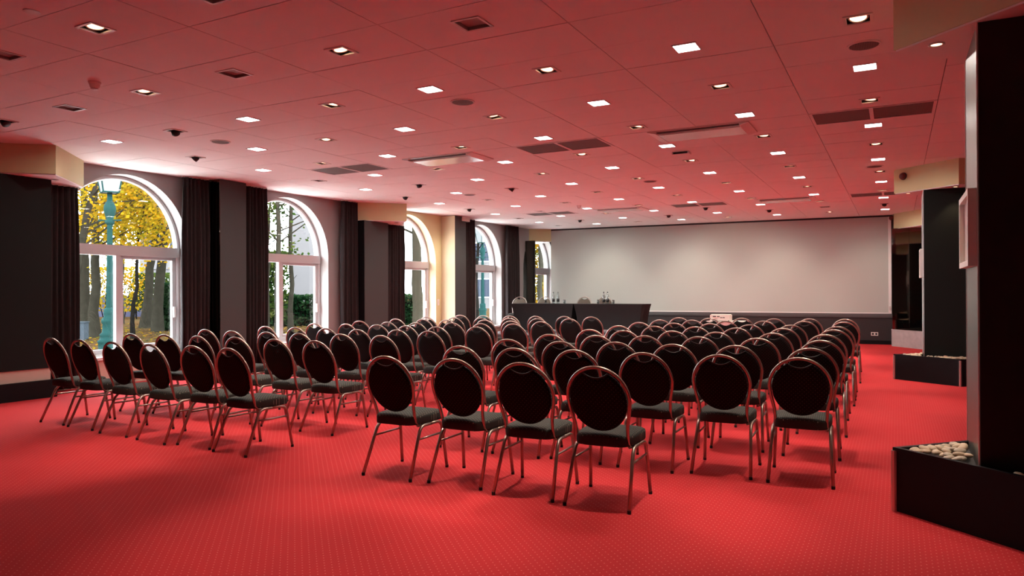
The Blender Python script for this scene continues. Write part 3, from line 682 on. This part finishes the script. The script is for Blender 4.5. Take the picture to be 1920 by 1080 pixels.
# ------------------------------------------------------------------ stage, head tables, projector
SH = .33
st = thing('stage_platform', 'low grey platform under the black head tables', 'stage', (-7.4, 18.3, 0))
MB().box(-2.15, 2.2, -2.1, 2.2, .02, SH-.02).build('skirt', 'darkwall', st); MB().box(-2.17, 2.22, -2.12, 2.22, SH-.02, SH).build('deck', 'stage', st)
def table(label, x0, x1, y0, y1, z):
    t = thing('covered_table', label, 'table', ((x0+x1)/2, (y0+y1)/2, z), 0, 'black covered head tables')
    hx = (x1-x0)/2; hy = (y1-y0)/2; H = .765; nx, ny = 14, 6
    per = [(-hx+2*hx*k/nx, -hy) for k in range(nx)]+[(hx, -hy+2*hy*k/ny) for k in range(ny)]+[(hx-2*hx*k/nx, hy) for k in range(nx)]+[(-hx, hy-2*hy*k/ny) for k in range(ny)]
    b = MB(); R = 12; vs_ = []; n = len(per)
    for r in range(R+1):
        u = r/R; k = 1-.15*(1-(1-u)**2.2)
        for x, y in per:
            cx = abs(x)/hx; cy = abs(y)/hy; mid = 1-min(cx, cy) if max(cx, cy) > .99 else 0
            zz = H*(1-u)+u*(.012+.11*math.sin(PI/2*min(1, mid)))
            kk = k-(.05*u*mid*4*(1-u))
            vs_.append((x*(1-(1-kk)*hy/hx*1.0) if 0 else x-math.copysign((1-kk)*.6, x)*cx, y-math.copysign((1-kk)*.45, y)*cy, zz))
    fs_ = [(r*n+k, (r+1)*n+k, (r+1)*n+(k+1) % n, r*n+(k+1) % n) for r in range(R) for k in range(n)]+[tuple(range(n))]
    b.add(vs_, fs_); b.build('stretch_cover', 'tablecloth', t, smooth=False)
    for sx in (-1, 1):
        for sy in (-1, 1):
            MB().lathe([(.022, 0), (.022, .02), (.014, .03)], 10, (sx*(hx-.135), sy*(hy-.062), 0)).build('foot', 'alu', t)
table('left black stretch-covered head table near the windows', -9.13, -7.32, 17.0, 17.75, SH)
table('right black stretch-covered head table in front of the screen', -7.31, -5.49, 17.0, 17.75, SH)
gp = make_chair('fab_grey', 'fab_seat')
GL = ['taupe chair at the left end behind the head tables', 'second taupe chair from the windows behind the head tables', 'third taupe chair from the windows behind the head tables', 'taupe chair at the right end behind the head tables']
for q, (px, y) in enumerate([(.5212, 18.15), (.478, 18.2), (.4125, 18.2), (.3795, 18.2)]):
    o = gp if q == 0 else copy_tree(gp)
    o.location = (-px*y, y, SH); o.rotation_euler = (0, 0, PI+random.uniform(-.2, .2)); o['label'] = GL[q]; o['group'] = 'chairs behind the head tables'
TT = SH+.766
def bottle(x, y, lab, small=False):
    t = thing('water_bottle', lab, 'bottle', (x, y, TT), 0, 'water bottles on the head tables'); k = .62 if small else 1.0
    MB().lathe([(.034*k, 0), (.037*k, .006), (.037*k, .19*k), (.030*k, .225*k), (.014*k, .25*k), (.013*k, .285*k)], 14).build('glass_body', 'clear', t, smooth=True)
    MB().lathe([(.015*k, .28*k), (.015*k, .305*k)], 10).build('cap', 'label', t)
    MB().lathe([(.0378*k, .05*k), (.0378*k, .13*k)], 14).build('print', 'label', t, smooth=True)
bottle(-.4632*17.25, 17.25, 'left bottle of the pair on the left head table'); bottle(-.4555*17.25, 17.25, 'right bottle of the pair on the left head table')
bottle(-.3815*17.25, 17.25, 'left bottle of the pair on the right head table'); bottle(-.3755*17.25, 17.25, 'right bottle of the pair on the right head table')
bottle(-.4765*17.2, 17.2, 'small bottle alone towards the windows on the left head table', True)
for px, lab in ((.4448, 'empty tumbler right of the bottles on the left head table'), (.3905, 'empty tumbler left of the bottles on the right head table'), (.3665, 'empty tumbler right of the bottles on the right head table')):
    t = thing('drinking_glass', lab, 'glass', (-px*17.3, 17.3, TT), 0, 'tumblers on the head tables')
    MB().lathe([(.028, 0), (.033, .11), (.031, .11), (.027, .008)], 14).build('bowl', 'clear', t, smooth=True)
    MB().tube([(.032*math.cos(2*PI*k/14), .032*math.sin(2*PI*k/14), .11) for k in range(14)], .0018, 5, True).build('rim', 'frame_alu', t)
t = thing('projector_table', 'small pale table carrying the projector behind the chair rows', 'table', (-3.36, 16.6, 0))
MB().box(-.42, .42, -.28, .28, .715, .742).build('tabletop', 'projector', t); MB().box(-.40, .40, -.265, .265, .60, .715).build('apron', 'paper', t)
for sx in (-1, 1):
    for sy in (-1, 1): MB().tube([(sx*.38, sy*.24, 0), (sx*.38, sy*.24, .62)], .014, 8).build('leg', 'alu', t)
t = thing('projector', 'white projector standing on the small pale table', 'projector', (-3.49, 16.5, .742), math.radians(8))
MB().prism([(-.23, -.15), (.19, -.15), (.23, -.11), (.23, .15), (-.23, .15)], .018, .135).build('case', 'projector', t)
MB().prism([(-.215, -.135), (.18, -.135), (.215, -.10), (.215, .135), (-.215, .135)], .135, .147).build('lid', 'projector', t)
for x0, x1, z0, z1 in ((-.17, -.10, .09, .112), (-.08, -.02, .092, .110), (-.01, .03, .07, .085), (.04, .09, .07, .086), (-.14, -.07, .045, .055)): MB().box(x0, x1, -.153, -.149, z0, z1).build('port', 'black', t)
MB().box(-.02, .09, -.05, .03, .147, .152).build('button_pad', 'frame_alu', t)
MB().lathe([(.045, 0), (.045, .03), (.038, .034)], 16).build('lens', 'black', t).matrix_local = Matrix.Translation((-.1, .15, .08)) @ Matrix.Rotation(-PI/2, 4, 'X')
for sx in (-1, 1): MB().lathe([(.015, 0), (.012, .02)], 8, (sx*.17, -.1, 0)).build('foot', 'rubber', t)

# ------------------------------------------------------------------ outside: ground, lamps, trees, hedge, building
def at_fwd(px, d, z=0.0):          # point on the ground in the direction of an image column, d metres ahead
    k = (px-960)/F_PX; v = FX*d+RX*(k*d); return Vector((v.x, v.y, z))
GZ = -.06
struct(MB().box(-95, -11.42, -30, 110, -.4, GZ).build('ground', 'litter'), 'garden ground strewn with orange leaves')
lit = MB()
for k in range(9000):
    d = random.uniform(16, 34); px = random.uniform(60, 1020); p = at_fwd(px, d)
    if p.x > -16.2: continue
    a = random.uniform(0, 6.3); r = random.uniform(.04, .09); z = GZ+random.uniform(.005, .035); tl = random.uniform(-.03, .03)
    lit.add([(p.x+r*math.cos(a), p.y+r*math.sin(a), z+tl), (p.x+r*.6*math.cos(a+1.6), p.y+r*.6*math.sin(a+1.6), z), (p.x+r*math.cos(a+3.14), p.y+r*math.sin(a+3.14), z-tl), (p.x+r*.6*math.cos(a+4.7), p.y+r*.6*math.sin(a+4.7), z+.01)], [(0,1,2,3)], 0 if random.random() < .75 else 1)
tag(lit.build('fallen_leaves', ['litter', 'leaf_yellow']), 'fallen autumn leaves scattered over the garden ground', 'leaves', None, 'stuff')
struct(MB().box(-16.2, -11.3, -14, 40, GZ, GZ+.04).build('bounce_slab', M['bounce_slab']), 'added pale slab bouncing daylight up through the windows')  # unseen slab below sill level, added to brighten the ceiling by bounce
def lamp_post(label, p, k=1.0):
    t = thing('lamp_post', label, 'street lamp', (p.x, p.y, GZ), .4, 'green park lamps'); t.scale = (k, k, k)
    MB().lathe([(.26,0),(.26,.10),(.235,.13),(.24,.30),(.26,.33),(.21,.38),(.20,.45),(.215,.48),(.16,.54),(.15,.72),(.175,.76),(.175,.83),(.12,.90),(.13,.95),(.13,1.05),(.085,1.10)], 20).build('base', 'lampgreen', t, smooth=True)
    sh = MB(); n = 24; prof = []
    vs_ = []; zs = [1.10, 1.6, 2.2, 2.9, 3.02]; rr = [.082, .074, .066, .058, .056]
    for z, r in zip(zs, rr):
        for q in range(n): r2 = r*(1 if q % 2 else .86); vs_.append((r2*math.cos(2*PI*q/n), r2*math.sin(2*PI*q/n), z))
    sh.add(vs_, [(i*n+q, i*n+(q+1) % n, (i+1)*n+(q+1) % n, (i+1)*n+q) for i in range(4) for q in range(n)]); sh.build('shaft', 'lampgreen', t)
    MB().lathe([(.06,3.0),(.10,3.04),(.10,3.08),(.065,3.12),(.10,3.22),(.125,3.32),(.125,3.42),(.09,3.50),(.06,3.54),(.05,3.74)], 18).build('capital', 'lampgreen', t, smooth=True)
    MB().tube([(-.28, 0, 3.1), (.28, 0, 3.1)], .018, 8).build('ladder_bar', 'lampgreen', t)
    la = MB().lathe([(.22,3.74),(.37,4.42)], 4).build('lantern_glass', 'lantern', t)
    cg = MB()
    for q in range(4):
        a = PI/2*q; cg.tube([(.225*math.cos(a), .225*math.sin(a), 3.73), (.38*math.cos(a), .38*math.sin(a), 4.44)], .016, 6)
        a2 = a+PI/2
        for r, z in ((.225, 3.74), (.38, 4.44)): cg.tube([(r*math.cos(a), r*math.sin(a), z), (r*math.cos(a2), r*math.sin(a2), z)], .016, 6)
    cg.build('lantern_cage', 'lampgreen', t)
    MB().lathe([(.40,4.44),(.25,4.58),(.08,4.66),(.05,4.75),(.06,4.80),(.01,4.86)], 4).build('lantern_roof', 'lampgreen', t)
lamp_post('tall green park lamp right outside the nearest window', at_fwd(206, 17.0), 1.03)
lamp_post('green park lamp outside the fourth window', at_fwd(905, 29.0), .92)
def tree(label, p, h, r0, lean, nb, nl, lm, crown_z, crown_r, bark='bark', leafsize=.13, seed=1, cat='tree'):
    rnd = random.Random(seed); t = thing('garden_tree', label, cat, (p.x, p.y, GZ), 0, 'garden trees')
    tr = MB(); n = 9
    path = [Vector((lean[0]*(k/n)**1.4+rnd.uniform(-.05, .05), lean[1]*(k/n)**1.4+rnd.uniform(-.05, .05), h*k/n)) for k in range(n+1)]
    path[0] = Vector((0, 0, 0)); tr.tube([Vector((0, 0, -.1))]+path, [r0*1.45]+[r0*(1.25 if k == 0 else 1-.65*k/n) for k in range(n+1)], 9); tr.build('trunk', bark, t, smooth=True)
    br = MB(); tips = []
    for q in range(nb):
        k = rnd.uniform(.38, .98); i = min(n-1, int(k*n)); s0 = path[i].lerp(path[i+1], k*n-i); a = rnd.uniform(0, 2*PI); L = crown_r*rnd.uniform(.6, 1.1)*(1.2-.5*k)
        d = Vector((math.cos(a), math.sin(a), rnd.uniform(.15, .75))); p1 = s0+d*L*.5+Vector((0, 0, rnd.uniform(-.1, .2))); p2 = s0+d*L+Vector((rnd.uniform(-.3, .3), rnd.uniform(-.3, .3), rnd.uniform(-.2, .4)))
        rb = r0*.30*(1.1-.6*k); br.tube([s0, p1, p2], [rb, rb*.65, rb*.22], 5); tips += [p1, p2, p1.lerp(p2, .5)]
        for _ in range(2):
            s1 = p1.lerp(p2, rnd.uniform(0, .8)); e = s1+Vector((rnd.uniform(-1, 1), rnd.uniform(-1, 1), rnd.uniform(-.3, .8)))*L*.45; br.tube([s1, s1.lerp(e, .5)+Vector((0, 0, .08)), e], [rb*.4, rb*.28, rb*.1], 4); tips += [e, s1.lerp(e, .6)]
    br.build('branches', bark, t)
    lf = MB()
    for q in range(nl):
        c = rnd.choice(tips); s = crown_r*.20
        c = c+Vector((rnd.gauss(0, s), rnd.gauss(0, s), rnd.gauss(0, s*.8)))
        if c.z < crown_z: continue
        u = Vector((rnd.uniform(-1, 1), rnd.uniform(-1, 1), rnd.uniform(-.6, .6))).normalized(); v = u.orthogonal().normalized(); L = leafsize*rnd.uniform(.6, 1.3)
        lf.add([c-u*L*.5, c+v*L*.34, c+u*L*.5, c-v*L*.34], [(0,1,2,3)])
    if lf.v: o = lf.build('foliage', lm, t); o['kind'] = 'stuff'
tree('thick tree trunk with yellow leaves, left of the near lamp', at_fwd(178, 24), 7.5, .17, (-.6, .4), 18, 5200, 'leaf_yellow', 1.9, 2.8, seed=2)
tree('dark trunk behind the left trunk in the nearest window', at_fwd(160, 29), 8, .22, (.3, -.3), 14, 3000, 'leaf_yellow', 2.6, 3.0, seed=3)
tree('thin dark sapling right of the near lamp', at_fwd(249, 23), 5.0, .07, (.2, .3), 22, 2600, 'leaf_yellow', 1.3, 1.7, 'bark2', seed=4)
tree('grey trunk behind the sapling in the nearest window', at_fwd(271, 30), 7.5, .20, (.9, .6), 14, 3600, 'leaf_yellow', 1.8, 2.8, seed=5)
tree('tall plane tree at the right of the nearest window', at_fwd(295, 27), 8.5, .20, (.7, .4), 14, 2600, 'leaf_yellow', 2.4, 2.6, seed=6)
tree('leaning yellow tree seen high left in the nearest window', at_fwd(128, 21), 7.0, .14, (.9, .9), 14, 3600, 'leaf_yellow', 3.0, 2.6, seed=7)
tree('yellow tree far behind the near lamp', at_fwd(225, 34), 8.0, .16, (.2, .2), 20, 6000, 'leaf_yellow', 1.5, 3.4, seed=8)
tree('straight brown trunk outside the second window', at_fwd(521, 24), 8.0, .11, (.0, .1), 12, 160, 'leaf_green', 2.2, 2.2, seed=9)
tree('pale birch trunk with sparse leaves outside the second window', at_fwd(545, 26), 8.0, .10, (-.1, .1), 14, 420, 'leaf_green', 2.5, 2.2, seed=10)
tree('young leafy tree behind the second curtain', at_fwd(500, 25), 5.5, .08, (.1, .1), 14, 1700, 'leaf_green', .6, 1.4, seed=11)
tree('stout mossy trunk outside the third window', at_fwd(786, 26), 8.0, .22, (-.3, -.2), 16, 900, 'leaf_green', 2.0, 2.4, seed=12)
tree('bare branching tree outside the fourth window', at_fwd(893, 32), 7.5, .09, (.2, .2), 22, 260, 'leaf_yellow', 2.0, 2.2, 'bark2', seed=13)
tree('yellow green tree outside the fifth window beside the screen', at_fwd(1012, 33), 7.5, .15, (.1, .2), 20, 3800, 'leaf_green', .4, 2.2, seed=14)
tree('yellow tree crown high outside the fifth window', at_fwd(1020, 38), 8.5, .15, (.1, .2), 20, 3000, 'leaf_yellow', 3.2, 2.6, seed=15)
def hedge(label, a, b, h, w_, n, seed, lm='leaf_hedge', cat='hedge', core=True):
    rnd = random.Random(seed); d = b-a; L = d.length; u = d/L; t = thing('clipped_hedge' if cat == 'hedge' else 'round_bush', label, cat, (a.x, a.y, GZ), math.atan2(u.y, u.x), 'green hedges')
    if core: MB().box(0, L, -w_*.3, w_*.3, 0, h*.85).build('core', 'bark2', t)
    f = MB(); st_ = MB()
    if not core:
        for q in range(int(L*5)):
            x = rnd.uniform(0, L); st_.tube([(x, 0, 0), (x+rnd.uniform(-.3, .3), rnd.uniform(-.4, .4), h*.5), (x+rnd.uniform(-.7, .7), rnd.uniform(-.5, .5), h*rnd.uniform(.7, 1))], [.03, .02, .008], 4)
        st_.build('stems', 'bark2', t)
    for q in range(n):
        x = rnd.uniform(-.1, L+.1); sd = rnd.random()
        if not core: y, z = rnd.uniform(-w_/2, w_/2), h*(1-rnd.random()**1.3*.85)
        elif sd < .25: y, z = rnd.uniform(-w_/2, w_/2), h+rnd.uniform(-.08, .1)
        else: y, z = rnd.choice((-1, 1))*(w_/2+rnd.uniform(-.14, .04)), rnd.uniform(.05, h)
        c = Vector((x, y, z)); uu = Vector((rnd.uniform(-1, 1), rnd.uniform(-1, 1), rnd.uniform(-1, 1))).normalized(); v = uu.orthogonal().normalized(); k = rnd.uniform(.05, .11)
        f.add([c-uu*k, c+v*k*.6, c+uu*k, c-v*k*.6], [(0,1,2,3)])
    o = f.build('foliage', lm, t); o['kind'] = 'stuff'
hedge('clipped green hedge outside the second and third windows', at_fwd(500, 31), at_fwd(880, 33), 1.25, .9, 9000, 21)
hedge('dark green holly bush outside the right of the nearest window', at_fwd(308, 28), at_fwd(345, 28), 1.7, .9, 2600, 22, cat='bush')
hedge('loose yellow shrubs in front of the lilac wall', at_fwd(120, 40), at_fwd(260, 40), 2.9, 1.6, 2300, 23, 'leaf_yellow', 'bush', False)
hedge('loose green shrubs behind the grey trunks in the nearest window', at_fwd(245, 42), at_fwd(350, 42), 2.6, 1.6, 3000, 24, 'leaf_green', 'bush', False)
hedge('tall yellow green shrubs outside the window beside the screen', at_fwd(975, 37), at_fwd(1065, 37), 5.2, 1.8, 8000, 25, 'leaf_yellow', 'bush', False)
hedge('loose green shrub left of the trunk outside the second window', at_fwd(478, 27), at_fwd(530, 27), 3.0, 1.2, 2200, 26, 'leaf_green', 'bush', False)
lb = thing('garden_wall', 'long lilac wall behind the yellow trees', 'wall', tuple(at_fwd(60, 44, GZ)))
e = at_fwd(420, 44, GZ)-at_fwd(60, 44, GZ); lb.rotation_euler = (0, 0, math.atan2(e.y, e.x))
MB().box(0, e.length, -.1, .1, 0, 1.25).build('wall_body', 'lilac', lb); MB().box(0, e.length, -.15, .15, 1.25, 1.33).build('coping', 'marble', lb)
p = at_fwd(154, 22.5); t = thing('utility_cabinet', 'grey utility cabinet on the leaves left of the near lamp', 'cabinet', (p.x, p.y, GZ), .5)
MB().box(-.13, .13, -.13, .13, 0, .55).build('body', 'zinc', t); MB().box(-.15, .15, -.15, .15, .55, .58).build('lid', 'zinc', t)
def building(label, px0, px1, d, h, nwin, floors, sign=False):
    a = at_fwd(px0, d, GZ); b = at_fwd(px1, d, GZ); e = b-a; L = e.length
    t = thing('town_building', label, 'building', tuple(a), math.atan2(e.y, e.x), 'buildings across the street')
    MB().box(0, L, 0, 6, 0, h).build('wall', 'building', t); MB().box(-.2, L+.2, -.25, 6, h, h+.3).build('cornice', 'building', t)
    for fl in range(floors):
        z = .9+fl*3.1
        for q in range(nwin):
            x = L*(q+.5)/nwin; w0 = MB().box(x-.55, x+.55, -.05, .02, z, z+1.7).build('window', 'upvc', t)
            MB().box(x-.45, x+.45, -.06, -.05, z+.1, z+1.6).build('pane', 'bldwin', w0)
        MB().box(0, L, -.08, 0, z+2.25, z+2.4).build('string_course', 'building', t)
    if sign: MB().box(L*.55, L*.9, -.5, -.02, 2.2, 2.7).build('awning', 'blue', t)
building('pale building with blue awning seen through the nearest window', 262, 372, 52, 9, 4, 3, True)
building('blank pale wall across the street seen through the second window', 545, 625, 60, 9, 0, 0)
building('pale far building seen through the fourth window', 880, 960, 62, 9, 4, 3)
